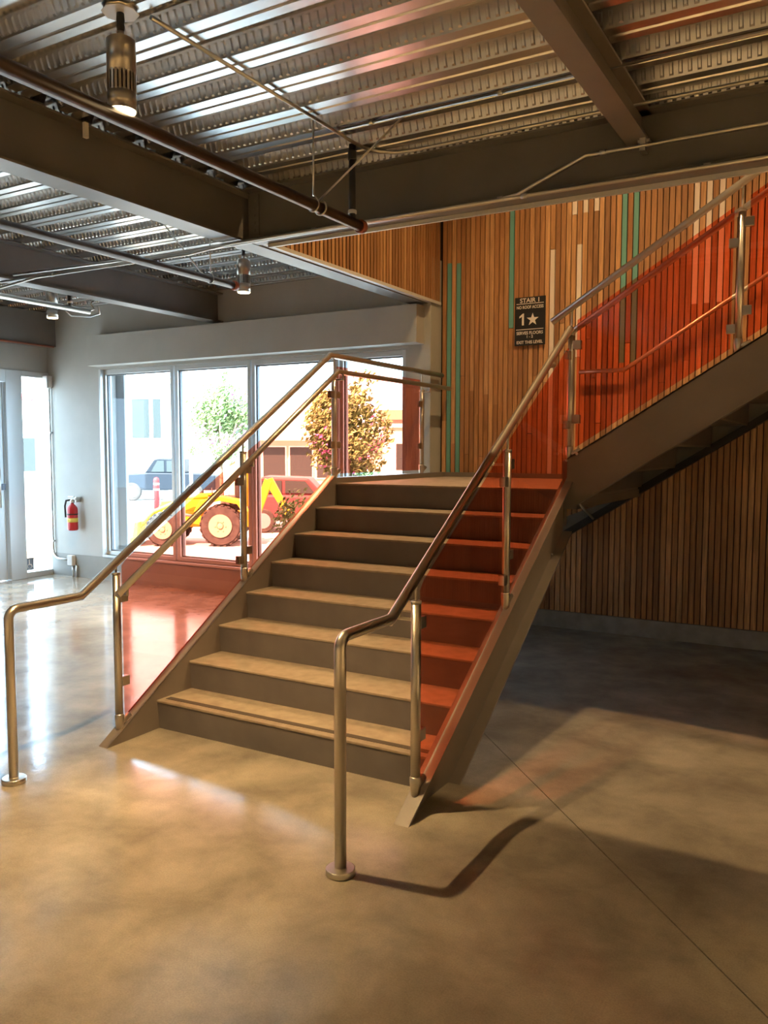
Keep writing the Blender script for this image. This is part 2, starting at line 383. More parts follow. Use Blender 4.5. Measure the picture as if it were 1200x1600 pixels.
# ------------------------------------------------------------------ ceiling: metal deck
ceiling = thing('ceiling', (0, 0, 3.47), kind='structure')
DP, ZB, ZT = .3048, 3.47, 3.546
def deck_profile(y0):
    p = []
    def a(y, z): p.append((y0+y, z))
    a(0, ZB); a(.045, ZB); a(.050, ZB+.010); a(.062, ZB+.010); a(.067, ZB); a(.117, ZB)
    a(.145, ZT); a(.188, ZT); a(.193, ZT-.010); a(.205, ZT-.010); a(.210, ZT); a(.262, ZT); a(.290, ZB); a(.3048, ZB)
    return p
def deck_sheet_mesh(x0, x1, nf):
    prof = []
    for i in range(nf): prof += deck_profile(i*DP)[:-1]
    prof.append((nf*DP, ZB))
    mb = MB(); n = len(prof)
    mb.add([(x0, y, z) for y, z in prof]+[(x1, y, z) for y, z in prof], [(i, i+1, n+i+1, n+i) for i in range(n-1)])
    em = MB(); step = .043; m = int((x1-x0)/step)
    for i in range(nf):
        for ya, za, yb, zb, sg in ((.117, ZB, .145, ZT, 1), (.262, ZT, .290, ZB, -1)):
            for k in range(m):
                xa = x0+.02+k*step; xb = xa+.021; ya_, yb_ = i*DP+ya, i*DP+yb
                q = lambda t, x, o: (x, ya_+(yb_-ya_)*t+sg*o, za+(zb-za)*t-max(o, 0)*.3)
                em.add([q(.12, xa, -.001), q(.12, xb, -.001), q(.88, xb, -.001), q(.88, xa, -.001), q(.22, xa+.005, .008), q(.22, xb-.005, .008), q(.78, xb-.005, .008), q(.78, xa+.005, .008)],
                       [(4, 5, 6, 7), (0, 1, 5, 4), (1, 2, 6, 5), (2, 3, 7, 6), (3, 0, 4, 7)])
    return mb, em
def deck_region(x0, x1, ys, ye, emboss_from=-2.9):
    y = ye-3*DP; s_me = e_me = None
    while y > ys-3*DP:
        if s_me is None:
            mb, em = deck_sheet_mesh(x0, x1, 3)
            me = bpy.data.meshes.new('deck_sheet'); me.from_pydata(mb.v, [], mb.f); me.materials.append(GALV); s_me = me
            me = bpy.data.meshes.new('embossing'); me.from_pydata(em.v, [], em.f); me.materials.append(GALV); e_me = me
        sh = link(bpy.data.objects.new('deck_sheet', s_me), ceiling, (0, y, 0))
        if y > emboss_from:
            e = link(bpy.data.objects.new('embossing', e_me), sh, (0, y, 0)); e['kind'] = 'stuff'
        y -= 3*DP
deck_region(-.1, 8.0, -8.0, 1.02)
deck_region(-5.8, -.1, -8.0, 3.85)

# ------------------------------------------------------------------ steel beams
def i_beam(name, p0, p1, w, z0, z1, label, m=STEEL, tf=.014, tw=.010, ends=True):
    horiz = abs(p1[0]-p0[0]) > abs(p1[1]-p0[1])
    t = thing(name, ((p0[0]+p1[0])/2, (p0[1]+p1[1])/2, z0), label, 'beam')
    def bx(n, o0, o1, za, zb):
        if horiz: return B(n, p0[0], p1[0], p0[1]+o0, p0[1]+o1, za, zb, m, t, .001)
        return B(n, p0[0]+o0, p0[0]+o1, p0[1], p1[1], za, zb, m, t, .001)
    bx('bottom_flange', -w/2, w/2, z0, z0+tf); bx('top_flange', -w/2, w/2, z1-tf, z1); bx('web', -tw/2, tw/2, z0+tf, z1-tf)
    return t
bm1 = i_beam('steel_beam', (-.20, -8.0), (-.20, 3.79), .17, 3.125, 3.468, 'dark steel ceiling beam that meets the stairwell beam beside the wood bulkhead')
bm2 = i_beam('steel_beam', (-.105, 1.06), (8.0, 1.06), .17, 3.125, 3.468, 'long steel beam along the stairwell edge, thin conduits clipped to it')
cp = MB()
for z in (3.20, 3.25, 3.30, 3.35, 3.40):
    cp.lathe([(0, -.012), (.012, -.012), (.012, 0)], (-.06, 1.053, z), 8, 'y')
cp.build('bolt', STEEL, bm2)
B('clip_plate', -.11, -.02, 1.046, 1.053, 3.16, 3.44, STEEL, bm2)
bm3 = i_beam('steel_beam', (2.545, -8.0), (2.545, 1.05), .12, 3.30, 3.468, 'brown-grey shallow steel beam framing into the stairwell beam', STAIR_STEEL)
bm4 = i_beam('steel_beam', (-2.82, -8.0), (-2.82, 3.79), .17, 3.14, 3.468, 'dark steel ceiling beam ending in the wall above the window soffit')
bm5 = B('steel_beam', -5.80, -5.62, -8.0, 3.79, 3.035, 3.46, STEEL); tag(bm5, 'deep dark steel beam along the wall above the glazed door', 'beam')
cpz = tag(T('copper_pipe', [(-5.60, 0, 3.03), (-5.60, 3.74, 3.03)], .012, COPPER), 'thin copper coloured pipe along the bottom of the deep wall beam', 'pipe')
tag(B('trim_4', -.02, 8.0, 1.145, 1.165, 3.10, 3.14, TRIM_W), kind='structure')

# ================================================================== STAIRCASE, LOWER FLIGHT
SX0, SX1 = 0.0, 1.86
stair = thing('lower_staircase', (.93, 1.0, 0), 'lower stair flight of grey risers and tan concrete treads rising to a landing', 'staircase')
for k in range(1, 8):
    y0, z = (k-1)*T_, k*R_
    tr = B('tread', SX0, SX1, y0-.002, y0+T_+.017, z-.014, z, TREAD, stair, .003)
    if k == 1: B('nosing_strip', SX0+.03, SX1-.03, y0+.045, y0+.085, z-.001, z+.002, STRIP, tr)
for k in range(1, 9):
    y0, z = (k-1)*T_, k*R_
    MB().hexa([(SX0, y0+.018, z-R_-.03*(k>1)), (SX1, y0+.018, z-R_-.03*(k>1)), (SX1, y0+.030, z-R_-.03*(k>1)), (SX0, y0+.030, z-R_-.03*(k>1)), (SX0, y0+.002, z-.014), (SX1, y0+.002, z-.014), (SX1, y0+.014, z-.014), (SX0, y0+.014, z-.014)]).build('riser', RISER, stair)
zt = lambda y: SL*(y+.385); zb_ = lambda y: SL*(y-.185)
def stringer(x0, xw0, xw1, x1):
    ye = 1.96
    s = MB().prism([(-.385, 0), (.185, 0), (ye, zb_(ye)), (ye, zt(ye))], 'x', xw0, xw1).build('stringer', STAIR_STEEL, stair)
    th = .014
    MB().prism([(-.385, 0), (-.385+th/SL, 0), (ye, zt(ye)-th), (ye, zt(ye))], 'x', x0, x1).build('top_flange', STAIR_STEEL, s, bevel=.001)
    MB().prism([(.185-th/SL, 0), (.185, 0), (ye, zb_(ye)), (ye, zb_(ye)+th)], 'x', x0, x1).build('bottom_flange', STAIR_STEEL, s, bevel=.001)
stringer(-.072, -.012, 0.0, 0.0); stringer(SX1, SX1, SX1+.012, SX1+.077)
# landing
ld = B('landing_slab', SX0, 1.95, 7*T_-.002, 3.985, LAND-.014, LAND, TREAD, stair, .003)
B('landing_pan', SX0, 1.94, 7*T_+.03, 3.985, LAND-.075, LAND-.014, STAIR_STEEL, stair)
MB().box(-.072, 0, 1.96, 3.985, LAND-.28, LAND+.045).build('landing_channel', STAIR_STEEL, stair, bevel=.002)
B('landing_channel', 1.86, 1.95, 2.02, 3.93, LAND-.14, LAND-.075, STAIR_STEEL, stair)
B('landing_channel', SX0, SX1, 2.03, 2.08, LAND-.26, LAND-.075, STAIR_STEEL, stair)
B('landing_skirting', SX0, 1.95, 3.955, 3.985, LAND, LAND+.045, STAIR_STEEL, stair)
B('landing_post', .02, .12, 3.84, 3.94, 0, LAND-.075, STAIR_STEEL, stair)
MB().lathe([(.006, 0), (.006, .012)], (SX1+.012, 1.72, 1.0), 8, 'x').build('bolt', GALV_PIPE, stair)

# ================================================================== UPPER FLIGHT
UX = 1.954
up = thing('upper_staircase', (3.4, 3.0, LAND), 'upper stair flight with charcoal steel stringer climbing along the wood wall', 'staircase')
NU = 12
for k in range(1, NU+1):
    x0, z = UX+(k-1)*T_, LAND+k*R_
    B('tread', x0-.002, x0+T_+.012, 2.0, 3.90, z-.05, z, TREAD, up)
    B('tread_pan', x0, x0+T_+.012, 2.0, 3.90, z-.062, z-.05, STAIR_STEEL, up)
    B('riser', x0+.003, x0+.015, 2.0, 3.90, z-R_-.05, z-.014, RISER, up)
ut = lambda x: LAND+R_+.070+SL*(x-UX); ub = lambda x: ut(x)-.360
xe = UX+NU*T_
xa = 1.865
near = MB().prism([(xa, LAND-.02), (xa+.06, ub(xa+.06)+.02), (xa+.12, ub(xa+.12)), (xe, ub(xe)), (xe, ut(xe)), (xa, ut(xa))], 'y', 1.952, 1.964).build('stringer', STAIR_STEEL, up)
MB().prism([(xa, ut(xa)-.014), (xe, ut(xe)-.014), (xe, ut(xe)), (xa, ut(xa))], 'y', 1.952, 2.02).build('top_flange', STAIR_STEEL, near, bevel=.001)
MB().prism([(xa+.10, ub(xa+.10)), (xe, ub(xe)), (xe, ub(xe)+.014), (xa+.10, ub(xa+.10)+.014)], 'y', 1.944, 2.02).build('bottom_flange', STAIR_STEEL, near, bevel=.001)
far = MB().prism([(1.25, ub(1.25)), (xe, ub(xe)), (xe, ut(xe)), (UX, ut(UX)), (UX, LAND-.08), (1.25, LAND-.08-.28)], 'y', 3.90, 3.912).build('stringer', STEEL, up)
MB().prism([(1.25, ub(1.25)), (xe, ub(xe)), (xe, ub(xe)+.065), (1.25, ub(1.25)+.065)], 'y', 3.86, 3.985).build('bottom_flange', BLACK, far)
T('tie_rod', [(1.935, 2.03, 1.345), (1.985, 2.30, 1.20)], .008, GALV_PIPE, up)
for dx, dz in ((.0, -.035), (.07, .01)):
    MB().lathe([(.010, -.010), (.010, 0)], (1.895+dx, 1.952, 1.655+dz), 8, 'y').build('bolt', GALV_PIPE, up)

# ================================================================== GUARDRAILS
def post(g, x, y, zbase, ztop, pin_top, clamps, along='y', r=.0230, bracket=None, casting=True):
    p = MB().tube([(x, y, zbase+.05), (x, y, ztop)], r, 18).build('post', STAIN, g)
    MB().lathe([(.0250, -.012), (.0250, 0), (.019, .003)], (x, y, ztop), 18).build('post_cap', STAIN, p)
    if pin_top: T('pin', [(x, y, ztop), (x, y, pin_top)], .007, STAIN, p, 10)
    if casting:
        d = (0, 1) if along == 'y' else (1, 0)
        cst = MB().lathe([(.0, -.02), (.019, -.015), (.025, .03), (.027, .055), (.027, .075), (.0235, .082)], (x, y, zbase), 16)
        a = Vector((x, y, zbase+.035)); b = Vector((x+d[0]*.075, y+d[1]*.075, zbase+SL*.075+.008))
        cst.tube([a, (a+b)/2-Vector((0, 0, .006)), b], .019, 12)
        cst.build('base_casting', STAIN, p)
    for sgn, dz in clamps:
        z = zbase+dz
        if along == 'y': c = MB().box(x-.018, x+.018, *sorted((y+sgn*.016, y+sgn*.070)), z-.028, z+.028)
        else: c = MB().box(*sorted((x+sgn*.016, x+sgn*.070)), y-.018, y+.018, z-.028, z+.028)
        c.build('glass_clamp', STAIN_D, p, bevel=.003)
    if bracket:
        T('rail_bracket', bracket, .008, STAIN, p, 10)
    return p
def panel(g, poly, plane, c):
    pts = poly; t = .0055
    o = MB().prism(pts, plane, c-t, c+t)
    return o.build('glass_panel', RED_GLASS, g)
def floor_flange(g, x, y):
    MB().lathe([(.058, 0), (.060, .004), (.060, .022), (.056, .026), (.026, .027), (.026, .03)], (x, y, 0), 28).build('floor_flange', STAIN, g)
RT = .0238
gl = lambda y: 1.208+SL*y; gr = lambda y: 1.255+SL*y
hl = lambda y: 1.085+SL*y; hr = lambda y: 1.115+SL*y
# --- guardrail on the window side
XL = -.036
g1 = thing('guardrail', (XL, 1.5, 0), 'stainless guardrail with red glass on the window side of lower flight and landing', 'railing')
zx = .887; yk = (zx-1.208)/SL; zl = 2.435; yl = (zl-1.208)/SL; re = .05
path = [(XL, -.95, .0), (XL, -.95, zx-re)]+arc((XL, -.95+re, zx-re), re, PI, PI/2, (0, 1, 0), (0, 0, 1), 6)[1:]+[(XL, yk, zx), (XL, yl, zl), (XL, 3.955, zl)]
MB().tube(path, RT, 18).build('top_rail', STAIN, g1)
floor_flange(g1, XL, -.95)
xh = XL+.088; zhl = 2.30; yhl = (zhl-1.085)/SL
MB().tube([(xh, -.335, hl(-.335)), (xh, yhl, zhl), (xh, 3.955, zhl)], .0208, 16).build('handrail', STAIN, g1)
def brk(xp, xr, y, zr, zp): return [(xp, y, zp), (xr, y, zp), (xr, y, zr)]
CL = ((1, .30), (1, .80))
post(g1, XL, -.26, zt(-.26), .985, gl(-.26), ((1, .27), (1, .76)), bracket=brk(XL, xh, -.26, hl(-.26)-.01, hl(-.26)-.055))
post(g1, XL, .87, zt(.87), 1.675, gl(.87), ((1, .20), (1, .76), (-1, .14), (-1, .68)), bracket=brk(XL, xh, .87, hl(.87)-.01, hl(.87)-.055))
post(g1, XL, 2.0, LAND+.045, 2.26, zl, ((1, .26), (1, .66), (-1, .26), (-1, .66)), bracket=brk(XL, xh, 2.0, zhl-.01, zhl-.055))
post(g1, XL, 3.52, LAND+.045, 2.26, zl, ((-1, .26), (-1, .66)), bracket=brk(XL, xh, 3.52, zhl-.01, zhl-.055))
panel(g1, [(-.215, zt(-.215)+.028), (.825, zt(.825)+.028), (.825, 1.632), (-.175, 1.058), (-.215, 1.02)], 'x', XL)
panel(g1, [(.915, zt(.915)+.028), (1.955, zt(1.955)+.02), (1.955, 2.255), (.915, 1.672)], 'x', XL)
panel(g1, [(2.045, LAND+.075), (3.475, LAND+.075), (3.475, 2.355), (2.045, 2.355)], 'x', XL)
# --- guardrail on the open side of the lower flight
XR = 1.892
g2 = thing('guardrail', (XR, .6, 0), 'stainless guardrail with orange glass on the open side of the lower flight', 'railing')
zx = .958; yk = (zx-1.255)/SL
path = [(XR, -.872, 0), (XR, -.872, zx-re)]+arc((XR, -.872+re, zx-re), re, PI, PI/2, (0, 1, 0), (0, 0, 1), 6)[1:]+[(XR, yk, zx), (XR, 1.985, gr(1.985))]
MB().tube(path, RT, 18).build('top_rail', STAIN, g2)
floor_flange(g2, XR, -.872)
xh = XR-.088
MB().tube([(xh, -.33, hr(-.33)), (xh, 1.80, hr(1.80)), (xh, 1.90, hr(1.80)+.012)], .0208, 16).build('handrail', STAIN, g2)
post(g2, XR, -.235, zt(-.235), 1.0, gr(-.235), ((1, .27), (1, .80)), bracket=brk(XR, xh, -.235, hr(-.235)-.01, hr(-.235)-.055))
post(g2, XR, .865, zt(.865), 1.69, gr(.865), ((1, .30), (1, .82), (-1, .16), (-1, .72)), bracket=brk(XR, xh, .865, hr(.865)-.01, hr(.865)-.055))
panel(g2, [(-.19, zt(-.19)+.028), (.82, zt(.82)+.028), (.82, 1.695), (-.15, 1.085), (-.19, 1.04)], 'x', XR)
panel(g2, [(.91, zt(.91)+.028), (1.95, zt(1.95)+.028), (1.95, 2.375), (.91, 1.75)], 'x', XR)
# --- guardrail of the upper flight
YU = 2.005
g3 = thing('guardrail', (3.4, YU, LAND), 'stainless guardrail with orange glass climbing along the upper flight', 'railing')
gu = lambda x: 2.567+SL*(x-1.755)
T('top_rail', [(1.755, YU, gu(1.755)), (5.3, YU, gu(5.3))], RT, STAIN, g3, 18)
yh = YU+.088; hu = lambda x: gu(x)-.135
T('handrail', [(1.87, yh, hu(1.87)), (5.3, yh, hu(5.3))], .0208, STAIN, g3, 16)
post(g3, 1.895, YU, ut(1.895), 2.475, gu(1.895), (), 'x')
for z in (1.90, 2.40): B('glass_clamp', 1.91, 1.965, YU-.022, YU+.018, z-.030, z+.030, STAIN_D, g3, .003)
for z in (1.86, 2.33): B('glass_clamp', 1.868, 1.905, YU-.075, YU-.018, z-.028, z+.028, STAIN_D, g3, .003)
for px_ in (2.945, 3.995, 5.045):
    post(g3, px_, YU, ut(px_), ut(px_)+.855, gu(px_), ((-1, .14), (-1, .66), (1, .25), (1, .78)), 'x', bracket=[(px_, YU, hu(px_)-.05), (px_, yh, hu(px_)-.05), (px_, yh, hu(px_)-.01)])
for a, b in ((1.935, 2.90), (2.99, 3.95), (4.04, 5.0)):
    panel(g3, [(a, ut(a)+.05), (b, ut(b)+.05), (b, gu(b)-.115), (a, gu(a)-.115)], 'y', YU)
# --- rail on the wood wall
wr = thing('wall_handrail', (2.5, 3.93, LAND), 'stainless handrail fixed to the wood slat wall beside the upper flight', 'railing')
zh = 2.403
T('rail', [(1.37, 3.93, zh), (1.775, 3.93, zh), (5.1, 3.93, zh+SL*(5.1-1.775))], .0185, STAIN, wr, 16)
for xx in (1.5, 2.7, 3.9, 5.0):
    z = zh if xx < 1.775 else zh+SL*(xx-1.775)
    T('rail_bracket', [(xx, 3.93, z-.015), (xx, 3.93, z-.055), (xx, 4.0, z-.055)], .007, STAIN, wr, 10)

# ================================================================== SIGN
SG0, SG1, SGZ0, SGZ1, SGY = .718, 1.020, 2.682, 3.134, 3.984
sg = B('stair_sign', SG0, SG1, SGY, SGY+.010, SGZ0, SGZ1, SIGN_BK, None, .002)
tag(sg, 'black stair sign with pale lettering and a star on the wood slats', 'sign')
def sign_text(txt, size, cx, z, wide=None):
    cu = bpy.data.curves.new('lettering', 'FONT'); cu.body = txt; cu.size = size; cu.align_x = 'CENTER'; cu.extrude = .0006; cu.offset = size*.018
    o = bpy.data.objects.new('tmp', cu); COL.objects.link(o)
    bpy.context.view_layer.update()
    me = bpy.data.meshes.new_from_object(o.evaluated_get(bpy.context.evaluated_depsgraph_get())); COL.objects.unlink(o); bpy.data.objects.remove(o)
    w = max(v.co.x for v in me.vertices)-min(v.co.x for v in me.vertices)
    k = (wide/w) if wide else 1
    for v in me.vertices: x, y, zz = v.co; v.co = (x*k, -zz, y)
    me.materials.clear(); me.materials.append(SIGN_W)
    link(bpy.data.objects.new('lettering', me), sg, (cx, SGY-.001, z))
cx = (SG0+SG1)/2
sign_text('STAIR 1', .058, cx, 3.083, .19); sign_text('NO ROOF ACCESS', .040, cx, 3.026, .265)
MB().prism([(cx-.078, 2.872), (cx-.058, 2.872), (cx-.058, 2.982), (cx-.071, 2.982), (cx-.104, 2.955), (cx-.104, 2.938), (cx-.078, 2.955)], 'y', SGY-.0015, SGY).build('numeral', SIGN_W, sg)
sign_text('SERVES FLOORS', .040, cx, 2.785, .262); sign_text('1 - 2', .036, cx, 2.752); sign_text('EXIT THIS LEVEL', .040, cx, 2.698, .258)
for z in (3.072, 2.832): B('rule_line', SG0+.016, SG1-.016, SGY-.0015, SGY, z-.003, z+.003, SIGN_W, sg)
st = [(.062*(1 if i % 2 == 0 else .39)*math.sin(i*PI/5), .062*(1 if i % 2 == 0 else .39)*math.cos(i*PI/5)) for i in range(10)]
MB().prism([(cx+.028+a, 2.921+b) for a, b in st], 'y', SGY-.0015, SGY).build('star', SIGN_W, sg)

# ================================================================== PENDANT LAMPS
def pendant(x, y, label, group=None, z0=3.07):
    t = thing('pendant_lamp', (x, y, z0), label, 'lamp', group)
    c = (x, y, z0)
    h = .285; r = .058
    MB().lathe([(r-.004, .004), (r, 0), (r, .075), (r-.004, .075)], c, 32).build('lamp_barrel', ALU, t)
    MB().lathe([(r-.004, .145), (r, .145), (r, h-.008), (r-.010, h), (.0, h)], c, 32).build('lamp_barrel', ALU, t)
    MB().lathe([(r-.012, .07), (r-.012, .15)], c, 24).build('inner_core', BLACK, t)
    fins = MB()
    for k in range(22):
        a = 2*PI*k/22; m = Matrix.Translation((x, y, 0)) @ Matrix.Rotation(a, 4, 'Z')
        fins.add([m @ Vector(v) for v in [(r-.012, -.0048, z0+.07), (r, -.0048, z0+.07), (r, .0048, z0+.07), (r-.012, .0048, z0+.07), (r-.012, -.0048, z0+.15), (r, -.0048, z0+.15), (r, .0048, z0+.15), (r-.012, .0048, z0+.15)]],
                 [(3, 2, 1, 0), (4, 5, 6, 7), (0, 1, 5, 4), (1, 2, 6, 5), (2, 3, 7, 6), (3, 0, 4, 7)])
    fins.build('vent_fins', ALU, t)
    MB().lathe([(r-.006, -.004), (r-.005, .002)], c, 32).build('lens', GLOW, t)
    MB().tube([(x, y, z0+h), (x, y, z0+h+.03)], .013, 14).build('stem', ALU, t)
    MB().lathe([(.014, h+.03), (.017, h+.045), (.014, h+.06), (.017, h+.072), (.015, h+.1)], c, 14).build('swivel', BLACK, t)
    MB().lathe([(.074, h+.10), (.074, h+.105)], c, 8).build('canopy_plate', TRIM_W, t)
    MB().lathe([(.066, h+.105), (.066, h+.155)], c, 8).build('junction_box', GALV_PIPE, t)
    l = bpy.data.lights.new('lamp_light', 'SPOT'); l.energy = LAMP_POWER; l.color = LAMP_COLOR; l.spot_size = math.radians(104); l.spot_blend = .85; l.shadow_soft_size = .045
    o = bpy.data.objects.new('lamp_light', l); link(o, t, (x, y, z0-.012))
    return t
p1 = pendant(.95, -1.05, 'cylindrical aluminium pendant lamp beside the long brown sprinkler pipe')
PL = [((-1.13, 2.22), 'cylindrical aluminium pendant lamp hanging past the wood bulkhead near the window soffit', None),
      ((-3.80, 2.32), 'cylindrical aluminium pendant lamp between the wall beam and a short silver pipe', None)]
HALL = [((1.9, -5.9), 'rear_middle'), ((5.6, -5.9), 'rear_right'), ((-1.8, -5.9), 'rear_left'), ((6.6, -.9), 'right')]
def offscreen(c, where):       # lamps of the same kind outside the picture
    c.name = 'pendant_lamp_%s_offscreen' % where
    for ch in c.children:
        if ch.type == 'LIGHT': ch.name = 'lamp_light_%s_offscreen' % where; ch.data.name = ch.name
        elif ch.name.startswith('lens'): ch.name = 'lens_%s_offscreen' % where
for (x, y), lab, grp in PL:
    c = copy_tree(p1, (x-.95, y+1.05, 0)); c['label'] = lab
for (x, y), where in HALL:
    c = copy_tree(p1, (x-.95, y+1.05, 0)); c['label'] = 'cylindrical aluminium pendant lamp over the open hall floor'; c['group'] = 'pendant lamps over the hall'
    offscreen(c, where)
for x, where in ((1.6, 'stairwell_low'), (4.2, 'stairwell_high')):
    c = copy_tree(p1, (x-.95, 2.3+1.05, 3.08)); c['label'] = 'cylindrical aluminium pendant lamp high in the stairwell'; c['group'] = 'pendant lamps in the stairwell'
    offscreen(c, where)

# ================================================================== PIPES AND CONDUITS
def sprinkler(x, y0, y1, z, r, label, rods=(), m=DPIPE, cap=True, drop=None):
    t = thing('sprinkler_pipe', (x, y1, z), label, 'pipe')
    T('pipe', [(x, y0, z), (x, y1, z)], r, m, t, 16)
    if cap: MB().lathe([(r+.006, -.035), (r+.010, -.025), (r+.010, .0), (r+.004, .012), (.0, .012)], (x, y1, z), 16, 'y').build('end_cap', COPPER, t)
    for y in rods:
        T('hanger_rod', [(x, y, z+r+.02), (x, y, 3.50)], .005, GALV_PIPE, t, 8)
        MB().tube(arc((x, y, z+.004), r+.006, -PI/2-2.3, -PI/2+2.3, (1, 0, 0), (0, 0, 1), 14)+[(x, y, z+r+.03)], .004, 6).build('hanger_loop', GALV_PIPE, t)
    if drop is not None:
        T('drop_pipe', [(x, drop, z+r-.01), (x, drop, 3.48)], .020, BLACK, t, 12)
        MB().lathe([(.024, 0), (.026, .004), (.026, .018), (.024, .022)], (x, drop, z+r+.02), 14).build('collar', TRIM_W, t)
        MB().lathe([(.024, 0), (.026, .004), (.026, .05), (.024, .054)], (x, drop, 3.39), 14).build('collar', BLACK, t)
    return t
sp1 = sprinkler(.965, -8, .80, 3.03, .031, 'long dark brown sprinkler pipe with a red end cap under the near deck', (.29, -3.2), drop=.69)
T('brace_rod', [(.965, .33, 3.06), (1.42, .47, 3.47)], .006, GALV_PIPE, sp1, 8)
MB().tube(arc((.965, .36, 3.034), .037, -PI/2-2.0, -PI/2+2.6, (1, 0, 0), (0, 0, 1), 14), .006, 6).build('brace_clamp', GALV_PIPE, sp1)
sp2 = sprinkler(-.87, -8, 1.80, 3.03, .029, 'thin dark sprinkler pipe crossing below the middle deck', (1.5, -3.0), drop=None)
T('brace_rod', [(-.87, 1.40, 3.06), (-1.15, 1.25, 3.47)], .005, GALV_PIPE, sp2, 8)
sp3 = sprinkler(-2.95, -8, 2.08, 3.03, .026, 'silver sprinkler pipe ending in a wire brace beside the window soffit', (-3.0,), m=GALV_PIPE, cap=False, drop=1.85)
MB().tube([(-2.95, 2.05, 3.03), (-2.93, 2.12, 3.06), (-2.96, 2.10, 3.12), (-2.90, 2.14, 3.16)], .010, 8).build('brace_clamp', GALV_PIPE, sp3)
MB().tube([(-2.95, 1.80, 3.0), (-2.97, 1.88, 2.965), (-2.94, 2.08, 2.98), (-2.92, 2.18, 3.02), (-2.90, 2.15, 3.09)], .006, 8).build('brace_wire', GALV_PIPE, sp3)
yC = .962
def conduit(pts, r, label, clips=()):
    t = thing('conduit', pts[0], label, 'conduit')
    T('tube', pts, r, GALV_PIPE, t, 10)
    for c in clips: MB().lathe([(r+.004, -.016), (r+.004, .016)], c, 10, 'x').build('coupling', GALV_PIPE, t)
    return t
conduit([(-2.55, yC, 3.140), (-1.0, yC, 3.107), (0.1, yC, 3.111), (8.0, yC, 3.111)], .010, 'uppermost steel conduit running under the stairwell beam', ((.5, yC, 3.113), (2.9, yC, 3.116)))
conduit([(-5.6, yC-.024, 3.09), (-.45, yC-.024, 3.088), (-.05, yC-.024, 3.092), (1.72, yC-.024, 3.10), (1.90, yC-.024, 3.118), (2.285, yC-.024, 3.262), (8.0, yC-.024, 3.268)], .010,
        'steel conduit that bends up across the stairwell beam face', ((1.80, yC-.024, 3.11), (2.38, yC-.024, 3.264), (-3.0, yC-.024, 3.09)))
conduit([(-5.6, yC-.048, 2.985), (-2.92, yC-.048, 2.985), (-2.72, yC-.048, 3.03), (-2.2, yC-.048, 3.075), (-.55, yC-.048, 3.068), (-.15, yC-.048, 3.095), (8.0, yC-.048, 3.097)], .010, 'lowest steel conduit with gentle offsets under the stairwell beam', ((1.95, yC-.048, 3.097), (-2.0, yC-.048, 3.075)))
bk = tag(MB().box(2.57, 2.60, .93, 1.0, 3.235, 3.31).box(2.555, 2.615, .955, 1.0, 3.285, 3.30).build('conduit_clip', GALV_PIPE), 'small conduit clip where the shallow beam meets the stairwell beam', 'clip')
conduit([(1.04, -.97, 3.452), (1.03, .60, 3.452), (1.04, .70, 3.452), (1.08, .80, 3.452), (1.16, .86, 3.452), (1.3, .88, 3.452), (1.5, .88, 3.452), (8.0, .88, 3.452)], .0095, 'thin conduit running across the deck from the pendant lamp box',)
conduit([(1.06, .42, 3.458), (8, .42, 3.458)], .008, 'thin conduit lying along a flute of the near deck', ((1.25, .42, 3.458), (2.0, .42, 3.458)))
B('beam_clip', -.105, -.085, -.36, -.335, 3.38, 3.46, TRIM_W, bm1)

# corner conduit with boxes on the window wall
cc = thing('outlet_conduit', (-5.72, 3.72, 0), 'slim grey conduit from a box by the sidelight down to an outlet', 'conduit')
B('junction_box', -5.80, -5.70, 3.70, 3.785, 2.50, 2.66, TRIM_W, cc, .008)
T('tube', [(-5.75, 3.765, 2.5), (-5.75, 3.765, .36), (-5.735, 3.765, .28), (-5.68, 3.765, .235), (-5.60, 3.765, .225), (-5.42, 3.765, .225)], .013, GALV_PIPE, cc)
B('outlet_box', -5.43, -5.33, 3.72, 3.782, .15, .29, TRIM_W, cc, .010)
for xx in (-5.36, -5.29): T('stub_pipe', [(xx, 3.76, 0), (xx, 3.76, .16)], .014, GALV_PIPE, cc)
for z in (1.9, .45): B('strap', -5.775, -5.725, 3.745, 3.785, z, z+.02, GALV_PIPE, cc)

# fire extinguisher
fe = thing('fire_extinguisher', (-5.27, 3.70, .63), 'red fire extinguisher with yellow label hanging on the grey wall', 'fire extinguisher')
c = (-5.27, 3.70, .63)
MB().lathe([(.055, 0), (.066, .012), (.068, .03), (.068, .27), (.060, .305), (.040, .33), (.022, .345), (.022, .365)], c, 24).build('tank', RED, fe)
MB().lathe([(.0685, .11), (.0685, .165)], c, 24).build('label_band', YELLOW, fe)
MB().lathe([(.0688, .205), (.0688, .222)], c, 24).build('strap', BLACK, fe)
MB().lathe([(.026, .36), (.026, .39), (.018, .41)], c, 14).build('valve', GALV_PIPE, fe)
MB().box(-5.335, -5.20, 3.69, 3.71, 1.035, 1.05).box(-5.345, -5.23, 3.69, 3.71, 1.065, 1.08).build('lever', GALV_PIPE, fe, bevel=.004)
T('hose', [(-5.29, 3.69, 1.03), (-5.35, 3.67, 1.02), (-5.365, 3.66, .95), (-5.355, 3.66, .80)], .012, BLACK, fe)
B('wall_bracket', -5.25, -5.20, 3.71, 3.785, 1.00, 1.07, GALV_PIPE, fe, .004)

